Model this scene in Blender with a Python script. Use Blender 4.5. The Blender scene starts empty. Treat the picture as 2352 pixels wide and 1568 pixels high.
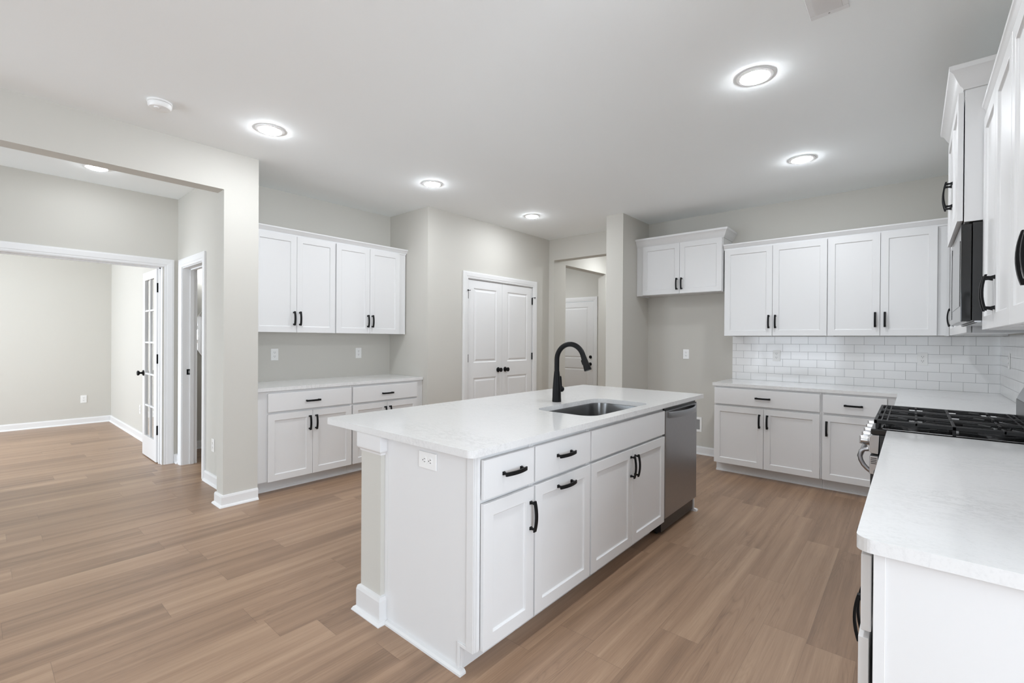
import bpy, bmesh, math, random
from mathutils import Vector, Matrix
random.seed(7)
R = math.radians
S = bpy.context.scene
COL = S.collection
# ------------------------------------------------------------------ camera
yaw, pit, rol = R(40.7427), R(-0.2195), R(0.36)
fw = Vector((-math.sin(yaw)*math.cos(pit), math.cos(yaw)*math.cos(pit), math.sin(pit)))
rt = Vector((math.cos(yaw), math.sin(yaw), 0)); up = rt.cross(fw)
r2 = rt*math.cos(rol) + up*math.sin(rol); u2 = -rt*math.sin(rol) + up*math.cos(rol)
cd = bpy.data.cameras.new('camera'); cam = bpy.data.objects.new('camera', cd); COL.objects.link(cam)
cam.matrix_world = Matrix(((r2.x, u2.x, -fw.x, 0), (r2.y, u2.y, -fw.y, 0), (r2.z, u2.z, -fw.z, 1.34), (0, 0, 0, 1)))
cd.sensor_width = 36.0; cd.lens = 36.0*1069.1085/2352; cd.clip_start = 0.02
S.camera = cam
# ------------------------------------------------------------------ world, daylight, exposure
w = bpy.data.worlds.new('world'); S.world = w; w.use_nodes = True
bg = w.node_tree.nodes['Background']; bg.inputs[0].default_value = (0.85, 0.93, 1.0, 1); bg.inputs[1].default_value = 1.0
S.view_settings.view_transform = 'Standard'; S.view_settings.look = 'None'
S.view_settings.gamma = 1; S.view_settings.use_curve_mapping = False
S.view_settings.exposure = 0.22
S.cycles.max_bounces = 10; S.cycles.diffuse_bounces = 8; S.cycles.glossy_bounces = 4
S.cycles.sample_clamp_indirect = 6.0
def area(name, loc, rot, sx, sy, power, color=(1, 1, 1), spread=180):
    l = bpy.data.lights.new(name, 'AREA'); l.shape = 'RECTANGLE'; l.size = sx; l.size_y = sy
    l.energy = power; l.color = color; l.spread = R(spread)
    o = bpy.data.objects.new(name, l); COL.objects.link(o); o.location = loc; o.rotation_euler = rot
    return o
DAY = (0.82, 0.90, 1.0)
POW = dict(win_a=60, win_b=8, side_fill=116, foyer=60, study=138, lamp=200, foyer_lamp=80, living=60, hall=290, world=0.5, vanity=14)
bg.inputs[1].default_value = POW['world']
# daylight just outside the rear windows of the living room, the foyer's glazed front door and the study window
area('daylight_living_window', (-2.6, -4.35, 1.30), (R(-78), 0, R(180)), 2.2, 2.0, POW['win_a'], DAY)
area('daylight_living_window', (-0.3, -4.35, 1.30), (R(-78), 0, R(180)), 1.4, 2.0, POW['win_b'], DAY)
area('added_side_daylight', (2.47, -0.2, 1.30), (0, R(102), 0), 1.8, 2.0, POW['side_fill'], DAY)  # unseen side window, added to light the island fronts
area('daylight_foyer_door', (-5.2, -3.35, 1.1), (R(-82), 0, R(180)), 1.2, 2.0, POW['foyer'], (0.78, 0.89, 1.0))
area('daylight_study_window', (-8.0, -2.75, 1.35), (R(-80), 0, R(180)), 1.8, 1.6, POW['study'], (0.82, 0.90, 1.0))
# ------------------------------------------------------------------ dimensions
CEIL, XR, YB, XL, XW, YC, YJ, WB = 2.82, 0.565, 5.635, -4.821, -4.132, 1.557, 1.30, -4.275
XP, YR, YH, XD, YK = -4.1035, 3.318, 5.598, -5.986, 1.4435
XS, YS = -9.71, 1.457
# ------------------------------------------------------------------ materials
def mat(name):
    m = bpy.data.materials.new(name); m.use_nodes = True
    nt = m.node_tree; b = nt.nodes['Principled BSDF']
    return m, nt, b
def nd(nt, t, **k):
    n = nt.nodes.new(t)
    for a, v in k.items(): setattr(n, a, v)
    return n
def L(nt, a, b): nt.links.new(a, b)
def mathn(nt, op, a, b=None, c=None):
    n = nd(nt, 'ShaderNodeMath', operation=op)
    for i, v in enumerate((a, b, c)):
        if v is None: continue
        if isinstance(v, (int, float)): n.inputs[i].default_value = v
        else: L(nt, v, n.inputs[i])
    return n.outputs[0]
def simple(name, col, rough=0.5, metal=0.0, spec=0.5, bump=None, coat=0.0):
    m, nt, b = mat(name)
    b.inputs['Base Color'].default_value = (*col, 1); b.inputs['Roughness'].default_value = rough
    b.inputs['Metallic'].default_value = metal; b.inputs['Specular IOR Level'].default_value = spec
    b.inputs['Coat Weight'].default_value = coat
    tc = nd(nt, 'ShaderNodeTexCoord'); nz = nd(nt, 'ShaderNodeTexNoise')
    sc, st = bump if bump else (60, 0.02)
    nz.inputs['Scale'].default_value = sc; nz.inputs['Detail'].default_value = 3
    L(nt, tc.outputs['Object'], nz.inputs['Vector'])
    bp = nd(nt, 'ShaderNodeBump'); bp.inputs['Strength'].default_value = st; bp.inputs['Distance'].default_value = 0.002
    L(nt, nz.outputs['Fac'], bp.inputs['Height']); L(nt, bp.outputs[0], b.inputs['Normal'])
    return m
M = {}
M['wall'] = simple('greige_wall_paint', (0.590, 0.575, 0.532), 0.75, bump=(160, 0.10), spec=0.3)
M['ceil'] = simple('white_ceiling_paint', (0.915, 0.945, 0.95), 0.85, bump=(120, 0.12), spec=0.2)
M['trim'] = simple('white_trim_paint', (0.79, 0.79, 0.79), 0.38)
M['cab'] = simple('white_cabinet_paint', (0.745, 0.745, 0.745), 0.33)
M['black'] = simple('matte_black_metal', (0.008, 0.008, 0.0085), 0.45, metal=0.0, spec=0.16)
M['iron'] = simple('cast_iron', (0.012, 0.012, 0.0125), 0.5, spec=0.35, bump=(200, 0.2))
M['enamel'] = simple('black_enamel', (0.012, 0.012, 0.012), 0.12, spec=0.6)
M['blackbody'] = simple('black_painted_steel', (0.02, 0.02, 0.02), 0.3, bump=(300, 0.05))
M['plastic'] = simple('white_plastic', (0.85, 0.85, 0.84), 0.3)
M['slot'] = simple('dark_slot', (0.03, 0.03, 0.03), 0.6)
M['grey'] = simple('grey_fitting', (0.28, 0.28, 0.28), 0.5)
M['ceramic'] = simple('white_ceramic', (0.86, 0.86, 0.86), 0.08)
M['gap'] = simple('shadow_gap_gasket', (0.02, 0.02, 0.02), 0.8)
def glassmat():
    m, nt, b = mat('clear_glass')
    b.inputs['Base Color'].default_value = (1, 1, 1, 1); b.inputs['Roughness'].default_value = 0.0
    b.inputs['Transmission Weight'].default_value = 1.0; b.inputs['IOR'].default_value = 1.45
    return m
M['glass'] = glassmat()
def mirrormat():
    m, nt, b = mat('mirror_silvering'); b.inputs['Base Color'].default_value = (0.9, 0.9, 0.9, 1)
    b.inputs['Metallic'].default_value = 1; b.inputs['Roughness'].default_value = 0.03
    return m
M['mirror'] = mirrormat()
def emis(name, col, s):
    m, nt, b = mat(name)
    b.inputs['Base Color'].default_value = (0.9, 0.9, 0.9, 1)
    b.inputs['Emission Color'].default_value = (*col, 1); b.inputs['Emission Strength'].default_value = s
    return m
LC = (0.91, 0.95, 1.0)
M['lamp'] = emis('glowing_lens', LC, POW['lamp'])
M['lamp_foyer'] = emis('glowing_lens_foyer', LC, POW['foyer_lamp'])
M['lamp_unseen'] = emis('glowing_lens_unseen', LC, POW['living'])  # lens of the added lights behind the camera
M['lamp_hall'] = emis('glowing_lens_hall', LC, POW['hall'])
M['vanity'] = emis('glowing_vanity_shade', LC, POW['vanity'])
def steel(name, base, rough, stretch):
    m, nt, b = mat(name)
    tc = nd(nt, 'ShaderNodeTexCoord'); mp = nd(nt, 'ShaderNodeMapping'); mp.inputs['Scale'].default_value = stretch
    nz = nd(nt, 'ShaderNodeTexNoise'); nz.inputs['Scale'].default_value = 30; nz.inputs['Detail'].default_value = 4
    L(nt, tc.outputs['Object'], mp.inputs[0]); L(nt, mp.outputs[0], nz.inputs['Vector'])
    cr = nd(nt, 'ShaderNodeMapRange'); cr.inputs['To Min'].default_value = rough*0.8; cr.inputs['To Max'].default_value = rough*1.25
    L(nt, nz.outputs['Fac'], cr.inputs[0]); L(nt, cr.outputs[0], b.inputs['Roughness'])
    b.inputs['Base Color'].default_value = (*base, 1); b.inputs['Metallic'].default_value = 1
    bp = nd(nt, 'ShaderNodeBump'); bp.inputs['Strength'].default_value = 0.04; bp.inputs['Distance'].default_value = 0.001
    L(nt, nz.outputs['Fac'], bp.inputs['Height']); L(nt, bp.outputs[0], b.inputs['Normal'])
    return m
M['steel'] = steel('brushed_stainless', (0.36, 0.36, 0.37), 0.30, (1, 40, 1))
M['chrome'] = steel('bright_stainless', (0.52, 0.52, 0.525), 0.22, (40, 1, 1))
M['polish'] = steel('polished_stainless', (0.60, 0.60, 0.60), 0.07, (40, 1, 1))
M['sink'] = steel('sink_stainless', (0.22, 0.22, 0.22), 0.24, (1, 1, 30))

def quartz():
    m, nt, b = mat('white_veined_quartz')
    tc = nd(nt, 'ShaderNodeTexCoord'); mp = nd(nt, 'ShaderNodeMapping')
    mp.inputs['Rotation'].default_value = (0, 0, R(-25)); mp.inputs['Scale'].default_value = (1.0, 2.2, 1.0)
    L(nt, tc.outputs['Object'], mp.inputs[0])
    n1 = nd(nt, 'ShaderNodeTexNoise'); n1.inputs['Scale'].default_value = 14; n1.inputs['Detail'].default_value = 8; n1.inputs['Roughness'].default_value = 0.7
    n1.inputs['Distortion'].default_value = 0.5
    L(nt, mp.outputs[0], n1.inputs['Vector'])
    v = mathn(nt, 'ABSOLUTE', mathn(nt, 'SUBTRACT', n1.outputs['Fac'], 0.5))
    v = mathn(nt, 'SUBTRACT', 1.0, mathn(nt, 'MULTIPLY', v, 22.0)); vc = nd(nt, 'ShaderNodeClamp'); L(nt, v, vc.inputs[0])
    n2 = nd(nt, 'ShaderNodeTexNoise'); n2.inputs['Scale'].default_value = 2.6; n2.inputs['Detail'].default_value = 3
    L(nt, tc.outputs['Object'], n2.inputs['Vector'])
    r = nd(nt, 'ShaderNodeMapRange'); r.inputs[1].default_value = 0.48; r.inputs[2].default_value = 0.72; L(nt, n2.outputs['Fac'], r.inputs[0])
    veins = mathn(nt, 'MULTIPLY', vc.outputs[0], mathn(nt, 'ADD', mathn(nt, 'MULTIPLY', r.outputs[0], 0.42), 0.06))
    n3 = nd(nt, 'ShaderNodeTexNoise'); n3.inputs['Scale'].default_value = 120; n3.inputs['Detail'].default_value = 2
    L(nt, tc.outputs['Object'], n3.inputs['Vector'])
    sp = nd(nt, 'ShaderNodeMapRange'); sp.inputs[1].default_value = 0.55; sp.inputs[2].default_value = 0.75; sp.inputs[4].default_value = 0.16
    L(nt, n3.outputs['Fac'], sp.inputs[0])
    f = mathn(nt, 'ADD', veins, sp.outputs[0]); fc = nd(nt, 'ShaderNodeClamp'); L(nt, f, fc.inputs[0])
    mx = nd(nt, 'ShaderNodeMix', data_type='RGBA'); mx.inputs[6].default_value = (0.75, 0.75, 0.745, 1); mx.inputs[7].default_value = (0.50, 0.50, 0.50, 1)
    L(nt, fc.outputs[0], mx.inputs[0]); L(nt, mx.outputs[2], b.inputs['Base Color'])
    b.inputs['Roughness'].default_value = 0.13
    return m
M['quartz'] = quartz()

def floormat():
    m, nt, b = mat('oak_vinyl_planks')
    PW, PL = 0.1795, 1.22
    tc = nd(nt, 'ShaderNodeTexCoord'); sx = nd(nt, 'ShaderNodeSeparateXYZ'); L(nt, tc.outputs['Object'], sx.inputs[0])
    xs = mathn(nt, 'DIVIDE', mathn(nt, 'ADD', sx.outputs[0], 20*PW+0.350), PW)
    row = mathn(nt, 'FLOOR', xs); fx = mathn(nt, 'FRACT', xs)
    wn = nd(nt, 'ShaderNodeTexWhiteNoise', noise_dimensions='1D'); L(nt, mathn(nt, 'ADD', row, 3.7), wn.inputs['W'])
    ys = mathn(nt, 'ADD', mathn(nt, 'DIVIDE', mathn(nt, 'ADD', sx.outputs[1], 30.0), PL), mathn(nt, 'MULTIPLY', wn.outputs['Value'], 7.0))
    idx = mathn(nt, 'FLOOR', ys); fy = mathn(nt, 'FRACT', ys)
    cv = nd(nt, 'ShaderNodeCombineXYZ'); L(nt, row, cv.inputs[0]); L(nt, idx, cv.inputs[1])
    w2 = nd(nt, 'ShaderNodeTexWhiteNoise', noise_dimensions='3D'); L(nt, cv.outputs[0], w2.inputs['Vector'])
    prand = w2.outputs['Value']
    # grain space: shifted for every plank
    g = nd(nt, 'ShaderNodeCombineXYZ')
    L(nt, mathn(nt, 'ADD', sx.outputs[0], mathn(nt, 'MULTIPLY', prand, 37.0)), g.inputs[0])
    L(nt, mathn(nt, 'ADD', sx.outputs[1], mathn(nt, 'MULTIPLY', prand, 91.0)), g.inputs[1])
    def noise(scale, sxy, det, dist=0.0, ro=0.55):
        mp = nd(nt, 'ShaderNodeMapping'); mp.inputs['Scale'].default_value = (sxy[0], sxy[1], 1)
        L(nt, g.outputs[0], mp.inputs[0]); n = nd(nt, 'ShaderNodeTexNoise'); n.inputs['Scale'].default_value = scale
        n.inputs['Detail'].default_value = det; n.inputs['Distortion'].default_value = dist; n.inputs['Roughness'].default_value = ro
        L(nt, mp.outputs[0], n.inputs['Vector']); return n.outputs['Fac']
    broad = noise(1.0, (17.0, 0.55), 3, 0.15)
    fine = noise(1.0, (170.0, 3.5), 5, 0.15, 0.7)
    rings = noise(1.0, (9.0, 0.6), 2, 0.1)
    wv = mathn(nt, 'FRACT', mathn(nt, 'MULTIPLY', rings, 34.0))
    wv = mathn(nt, 'POWER', mathn(nt, 'ABSOLUTE', mathn(nt, 'SUBTRACT', mathn(nt, 'MULTIPLY', wv, 2.0), 1.0)), 3.0)
    wmask = nd(nt, 'ShaderNodeMapRange'); wmask.inputs[1].default_value = 0.45; wmask.inputs[2].default_value = 0.65
    L(nt, noise(1.0, (3.0, 0.8), 1), wmask.inputs[0])
    ringv = mathn(nt, 'MULTIPLY', wv, wmask.outputs[0])
    t = mathn(nt, 'MULTIPLY', broad, 0.95)
    t = mathn(nt, 'ADD', t, mathn(nt, 'MULTIPLY', prand, 0.24))
    t = mathn(nt, 'ADD', t, mathn(nt, 'MULTIPLY', fine, 0.55))
    t = mathn(nt, 'SUBTRACT', t, mathn(nt, 'MULTIPLY', ringv, 0.16))
    t = mathn(nt, 'SUBTRACT', t, 0.36)
    cr = nd(nt, 'ShaderNodeValToRGB'); e = cr.color_ramp.elements
    e[0].position = 0.12; e[0].color = (0.170, 0.105, 0.066, 1)
    e[1].position = 0.95; e[1].color = (0.478, 0.330, 0.218, 1)
    x = cr.color_ramp.elements.new(0.5); x.color = (0.318, 0.202, 0.129, 1)
    L(nt, t, cr.inputs[0])
    # joints
    def edge(f, wd):
        a = mathn(nt, 'MINIMUM', f, mathn(nt, 'SUBTRACT', 1.0, f)); return mathn(nt, 'LESS_THAN', a, wd)
    j = mathn(nt, 'MAXIMUM', edge(fx, 0.0045), edge(fy, 0.0009))
    mx = nd(nt, 'ShaderNodeMix', data_type='RGBA'); L(nt, mathn(nt, 'MULTIPLY', j, 0.45), mx.inputs[0])
    L(nt, cr.outputs[0], mx.inputs[6]); mx.inputs[7].default_value = (0.12, 0.075, 0.05, 1)
    L(nt, mx.outputs[2], b.inputs['Base Color'])
    rr = nd(nt, 'ShaderNodeMapRange'); rr.inputs['To Min'].default_value = 0.28; rr.inputs['To Max'].default_value = 0.42
    L(nt, fine, rr.inputs[0]); L(nt, rr.outputs[0], b.inputs['Roughness'])
    bp = nd(nt, 'ShaderNodeBump'); bp.inputs['Strength'].default_value = 0.12; bp.inputs['Distance'].default_value = 0.002
    L(nt, mathn(nt, 'SUBTRACT', fine, mathn(nt, 'MULTIPLY', j, 0.8)), bp.inputs['Height']); L(nt, bp.outputs[0], b.inputs['Normal'])
    return m
M['floor'] = floormat()

def tilemat(name, shift):
    m, nt, b = mat(name)
    tc = nd(nt, 'ShaderNodeTexCoord'); sx = nd(nt, 'ShaderNodeSeparateXYZ'); L(nt, tc.outputs['Object'], sx.inputs[0])
    cv = nd(nt, 'ShaderNodeCombineXYZ'); L(nt, mathn(nt, 'ADD', sx.outputs[0], shift), cv.inputs[0]); L(nt, mathn(nt, 'ADD', sx.outputs[2], 0.0795*20), cv.inputs[1])
    br = nd(nt, 'ShaderNodeTexBrick'); br.offset = 0.5; br.offset_frequency = 2; br.squash = 1.0
    L(nt, cv.outputs[0], br.inputs['Vector'])
    br.inputs['Scale'].default_value = 1.0; br.inputs['Mortar Size'].default_value = 0.0011; br.inputs['Mortar Smooth'].default_value = 0.25
    br.inputs['Brick Width'].default_value = 0.1535; br.inputs['Row Height'].default_value = 0.0795; br.inputs['Bias'].default_value = 0
    br.inputs['Color1'].default_value = (0.88, 0.88, 0.88, 1); br.inputs['Color2'].default_value = (0.85, 0.85, 0.85, 1)
    br.inputs['Mortar'].default_value = (0.22, 0.22, 0.22, 1)
    L(nt, br.outputs['Color'], b.inputs['Base Color'])
    rr = nd(nt, 'ShaderNodeMapRange'); rr.inputs['To Min'].default_value = 0.09; rr.inputs['To Max'].default_value = 0.7
    L(nt, br.outputs['Fac'], rr.inputs[0]); L(nt, rr.outputs[0], b.inputs['Roughness'])
    nz = nd(nt, 'ShaderNodeTexNoise'); nz.inputs['Scale'].default_value = 9; nz.inputs['Detail'].default_value = 1; L(nt, tc.outputs['Object'], nz.inputs['Vector'])
    h = mathn(nt, 'SUBTRACT', mathn(nt, 'MULTIPLY', nz.outputs['Fac'], 0.9), br.outputs['Fac'])
    bp = nd(nt, 'ShaderNodeBump'); bp.inputs['Strength'].default_value = 0.35; bp.inputs['Distance'].default_value = 0.0015
    L(nt, h, bp.inputs['Height']); L(nt, bp.outputs[0], b.inputs['Normal'])
    return m
M['tile_back'] = tilemat('glossy_white_subway_tile', -0.116 + 0.1535*20)
M['tile_right'] = tilemat('glossy_white_subway_tile_side', 0.1535*20)

# ------------------------------------------------------------------ mesh helpers
class MB:
    def __init__(s): s.v = []; s.f = []
    def add(s, vs, fs):
        n = len(s.v); s.v += [tuple(v) for v in vs]; s.f += [tuple(i+n for i in f) for f in fs]; return s
    def box(s, x0, x1, y0, y1, z0, z1):
        return s.add([(x0,y0,z0),(x1,y0,z0),(x1,y1,z0),(x0,y1,z0),(x0,y0,z1),(x1,y0,z1),(x1,y1,z1),(x0,y1,z1)],
                     [(0,3,2,1),(4,5,6,7),(0,1,5,4),(1,2,6,5),(2,3,7,6),(3,0,4,7)])
    def ring(s, loops, cap0=True, cap1=True, closed=True):
        n = len(loops[0]); vs = [p for l in loops for p in l]; fs = []
        for k in range(len(loops)-1):
            for i in range(n if closed else n-1):
                j = (i+1) % n; fs.append((k*n+i, k*n+j, (k+1)*n+j, (k+1)*n+i))
        if cap0: fs.append(tuple(range(n))[::-1])
        if cap1: fs.append(tuple((len(loops)-1)*n+i for i in range(n)))
        return s.add(vs, fs)
    def tube(s, pts, rad, n=12, caps=True, flat=None):
        pts = [Vector(p) for p in pts]; loops = []; prev = None
        for i, p in enumerate(pts):
            t = (pts[min(i+1, len(pts)-1)] - pts[max(i-1, 0)]).normalized()
            if prev is None:
                a = Vector((0,0,1)) if abs(t.z) < 0.9 else Vector((1,0,0)); u = t.cross(a).normalized()
            else: u = (prev - t*prev.dot(t)).normalized()
            prev = u; v = t.cross(u); r = rad[i] if isinstance(rad, (list, tuple)) else rad
            loops.append([tuple(p + u*math.cos(2*math.pi*k/n)*r + v*math.sin(2*math.pi*k/n)*r) for k in range(n)])
        return s.ring(loops, caps, caps)
    def lathe(s, prof, c=(0,0,0), axis='z', n=32, cap0=True, cap1=True):
        loops = []
        for r, h in prof:
            l = []
            for k in range(n):
                a = 2*math.pi*k/n; x, y = r*math.cos(a), r*math.sin(a)
                p = {'z': (x, y, h), 'y': (x, h, -y), 'x': (h, x, y)}[axis]
                l.append((c[0]+p[0], c[1]+p[1], c[2]+p[2]))
            loops.append(l)
        return s.ring(loops, cap0, cap1)
    def sweep(s, prof, path, fn, closed=False):
        """prof: (side offset, height) outline; path: 2D points; fn(px,py,h) -> 3D. side offset is to the RIGHT of travel"""
        P = [Vector(p) for p in path]; n = len(P); loops = []
        for i in range(n):
            d0 = (P[i]-P[i-1]).normalized() if (i > 0 or closed) else None
            d1 = (P[(i+1) % n]-P[i]).normalized() if (i < n-1 or closed) else None
            d0 = d0 or d1; d1 = d1 or d0
            n0 = Vector((d0.y, -d0.x)); n1 = Vector((d1.y, -d1.x)); m_ = (n0+n1)
            m_ = m_ / (m_.dot(n0)) if m_.length > 1e-6 else n0
            loops.append([fn(P[i].x+m_.x*o, P[i].y+m_.y*o, h) for o, h in prof])
        if closed: loops.append(loops[0]); return s.ring(loops, False, False)
        return s.ring(loops, True, True)
    def build(s, name, m, parent=None, bevel=0.0, smooth=False, loc=None, rot=None, seg=2):
        me = bpy.data.meshes.new(name); me.from_pydata(s.v, [], s.f); me.update()
        bm = bmesh.new(); bm.from_mesh(me); bmesh.ops.recalc_face_normals(bm, faces=bm.faces); bm.to_mesh(me); bm.free()
        me.materials.append(M[m])
        o = bpy.data.objects.new(name, me); COL.objects.link(o)
        if loc is not None: o.location = loc
        if rot is not None: o.rotation_euler = rot
        if parent is not None: o.parent = parent
        if smooth:
            me.polygons.foreach_set('use_smooth', [True]*len(me.polygons)); me.set_sharp_from_angle(angle=R(38))
        if bevel:
            b = o.modifiers.new('bevel', 'BEVEL'); b.width = bevel; b.segments = seg; b.limit_method = 'ANGLE'; b.angle_limit = R(40)
        return o
def struct(o): o['kind'] = 'structure'; return o
def tag(o, label, cat, group=None):
    o['label'] = label; o['category'] = cat
    if group: o['group'] = group
    return o
def empty(name, loc, rz, label, cat, group=None):
    o = bpy.data.objects.new(name, None); COL.objects.link(o); o.location = loc; o.rotation_euler = (0, 0, rz); o.empty_display_size = 0.1
    return tag(o, label, cat, group)
def copy_tree(o, parent=None):
    c = o.copy(); COL.objects.link(c); c.parent = parent
    for ch in [k for k in bpy.data.objects if k.parent == o]: copy_tree(ch, c)
    return c
def SB(name, x0, x1, y0, y1, z0, z1, m='wall'): return struct(MB().box(x0, x1, y0, y1, z0, z1).build(name, m))

# ------------------------------------------------------------------ room shell
SB('floor', -10, 2.5, -4.4, 9, -0.12, 0, 'floor')
SB('ceiling', -10, 2.5, -4.4, 9, CEIL, CEIL+0.12, 'ceil')
SB('wall_back', -2.564, XR, YB, YB+0.12, 0, CEIL)
SB('wall_fridge_side', -2.782, -2.564, 4.946, YB+0.12, 0, CEIL)
SB('wall_right', XR, XR+0.12, 1.24, YB+0.12, 0, CEIL)
h = MB(); h.box(-4.2235, -4.012, YH, 5.75, 0, 2.51); h.box(-4.2235, -2.782, YH, 5.75, 2.51, CEIL)
struct(h.build('wall_hall_opening', 'wall'))
h = MB(); h.box(-4.157, -4.012, 5.75, 5.9, 0, CEIL); h.box(-4.157, -4.012, 5.9, 7.12, 2.478, CEIL); h.box(-4.157, -4.012, 7.12, 7.875, 0, CEIL)
struct(h.build('wall_hall_left', 'wall'))
SB('wall_hall_right', -2.782, -2.66, YB+0.12, 7.755, 0, CEIL)
SB('wall_hall_end', -4.012, -2.66, 7.755, 7.875, 0, CEIL)
h = MB(); h.box(-6.2, -5.47, 7.755, 7.875, 0, CEIL); h.box(-5.47, -4.60, 7.755, 7.875, 2.10, CEIL); h.box(-4.60, -4.157, 7.755, 7.875, 0, CEIL)
struct(h.build('wall_entry_end', 'wall'))
SB('wall_entry_left', -6.32, -6.2, 5.75, 7.875, 0, CEIL)
SB('wall_entry_near', -6.2, -4.2235, 5.63, 5.75, 0, CEIL)
h = MB(); h.box(-4.2235, XP, YR, 3.925, 0, CEIL); h.box(-4.2235, XP, 5.215, YH, 0, CEIL); h.box(-4.2235, XP, 3.925, 5.215, 2.09, CEIL)
struct(h.build('wall_pantry', 'wall'))
SB('wall_alcove_right', XL, -4.2235, YR, YR+0.12, 0, CEIL)
SB('wall_left', XL-0.12, XL, YC, YR+0.12, 0, CEIL)
SB('wall_alcove_left', XL, WB, YK, YC, 0, CEIL)
h = MB(); h.box(WB, XW, YJ, YC, 0, CEIL); h.box(WB, XW, -2.2, YJ, 2.513, CEIL); h.box(WB, XW, -4.4, -2.2, 0, CEIL)
struct(h.build('wall_foyer_opening', 'wall'))
h = MB(); h.box(-6.106, -5.826, YK, YC, 0, CEIL); h.box(-5.826, -5.137, YK, YC, 2.083, CEIL); h.box(-5.137, XL, YK, YC, 0, CEIL)
struct(h.build('wall_bath_front', 'wall'))
h = MB(); h.box(-6.106, XD, 1.311, YK, 0, CEIL); h.box(-6.106, XD, 0.071, 1.311, 2.083, CEIL); h.box(-6.106, XD, -3.4, 0.071, 0, CEIL)
struct(h.build('wall_study_opening', 'wall'))
SB('wall_study_back', XS-0.12, XS, -2.8, YS+0.1, 0, CEIL)
SB('wall_study_right', XS, -6.106, YS, YS+0.1, 0, CEIL)
SB('wall_bath_left', -6.67, -6.55, YS+0.1, 3.6, 0, CEIL)
SB('wall_bath_end', -6.55, XL-0.12, 3.6, 3.72, 0, CEIL)
def window_wall(name, x0, x1, y, wins, z0=0.55, z1=2.4):
    b = MB(); xs = x0
    for a, c in wins:
        b.box(xs, a, y-0.12, y, 0, CEIL); b.box(a, c, y-0.12, y, 0, z0); b.box(a, c, y-0.12, y, z1, CEIL); xs = c
    b.box(xs, x1, y-0.12, y, 0, CEIL)
    return struct(b.build(name, 'wall'))
window_wall('wall_front', XW, 2.3, -4.1, [(-3.7, -1.5), (-1.0, 0.4)], 0.5, 2.4)
window_wall('wall_foyer_front', -5.986, WB, -3.1, [(-5.8, -4.6)], 0.05, 2.2)
window_wall('wall_study_front', XS, -6.106, -2.5, [(-8.9, -7.1)], 0.65, 2.25)
b = MB(); b.box(2.3, 2.42, -4.1, -2.6, 0, CEIL); b.box(2.3, 2.42, -2.6, 0.8, 0, 0.55); b.box(2.3, 2.42, -2.6, 0.8, 2.35, CEIL); b.box(2.3, 2.42, 0.8, 1.36, 0, CEIL)  # side opening sized so the added daylight reaches the island
struct(b.build('wall_living_right', 'wall'))
SB('wall_living_return', XR+0.12, 2.3, 1.24, 1.36, 0, CEIL)

# ------------------------------------------------------------------ baseboards and casings
BBP = [(0.0005, 0.0), (0.030, 0.0), (0.030, 0.004), (0.024, 0.014), (0.0145, 0.019), (0.0145, 0.078), (0.010, 0.092), (0.0005, 0.095)]
def baseboard(name, path):
    return struct(MB().sweep(BBP, path, lambda x, y, z: (x, y, z)).build(name, 'trim', smooth=False))
baseboard('baseboard_column', [(WB, YK-0.0005), (WB, YJ), (XW, YJ), (XW, YC)])   # right of travel = room side
def cas_profile(w=0.083):
    return [(0, 0.0005), (0, 0.010), (0.008, 0.013), (0.022, 0.0135), (0.026, 0.0165), (w-0.022, 0.019), (w-0.014, 0.0195), (w-0.010, 0.017), (w, 0.017), (w, 0.0005)]
def casing(name, plane, c, a0, a1, top, flip=False):
    """door casing round an opening a0..a1; plane 'x': wall plane x=c, room at +x ; plane 'y': wall plane y=c, room at -y"""
    path = [(a0, 0), (a0, top), (a1, top), (a1, 0)]   # travelling up, across, down: left of travel is outside for increasing a
    prof = [(-o, hgt) for o, hgt in cas_profile()]
    if plane == 'x': fn = lambda a, z, h_: (c+h_, a, z)
    else: fn = lambda a, z, h_: (a, c-h_, z)
    return struct(MB().sweep(prof, path, fn).build(name, 'trim'))
def jamb(name, x0, x1, y0, y1, top, axis, t=0.018):
    b = MB()
    if axis == 'x':   # opening runs along y, wall thickness along x
        b.box(x0, x1, y0, y0+t, 0, top-t); b.box(x0, x1, y1-t, y1, 0, top-t); b.box(x0, x1, y0, y1, top-t, top)
        xm = (x0+x1)/2
        b.box(xm-0.035, xm-0.0, y0+t, y0+t+0.011, 0, top-t); b.box(xm-0.035, xm, y1-t-0.011, y1-t, 0, top-t); b.box(xm-0.035, xm, y0+t, y1-t, top-t-0.011, top-t)
    else:
        b.box(x0, x0+t, y0, y1, 0, top-t); b.box(x1-t, x1, y0, y1, 0, top-t); b.box(x0, x1, y0, y1, top-t, top)
        ym = (y0+y1)/2
        b.box(x0+t, x0+t+0.011, ym, ym+0.035, 0, top-t); b.box(x1-t-0.011, x1-t, ym, ym+0.035, 0, top-t); b.box(x0+t, x1-t, ym, ym+0.035, top-t-0.011, top-t)
    return struct(b.build(name, 'trim'))
# study opening
casing('trim_1', 'x', XD, 0.071, 1.324, 2.083)
jamb('trim_2', -6.106, XD, 0.0715, 1.3105, 2.083, 'x', 0.004)
# bathroom opening
casing('trim_3', 'y', YK, -5.815, -5.14, 2.075)
jamb('trim_4', -5.826, -5.137, YK, YC+0.02, 2.083, 'y')
# pantry
casing('trim_5', 'x', XP, 3.932, 5.205, 2.085)
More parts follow.
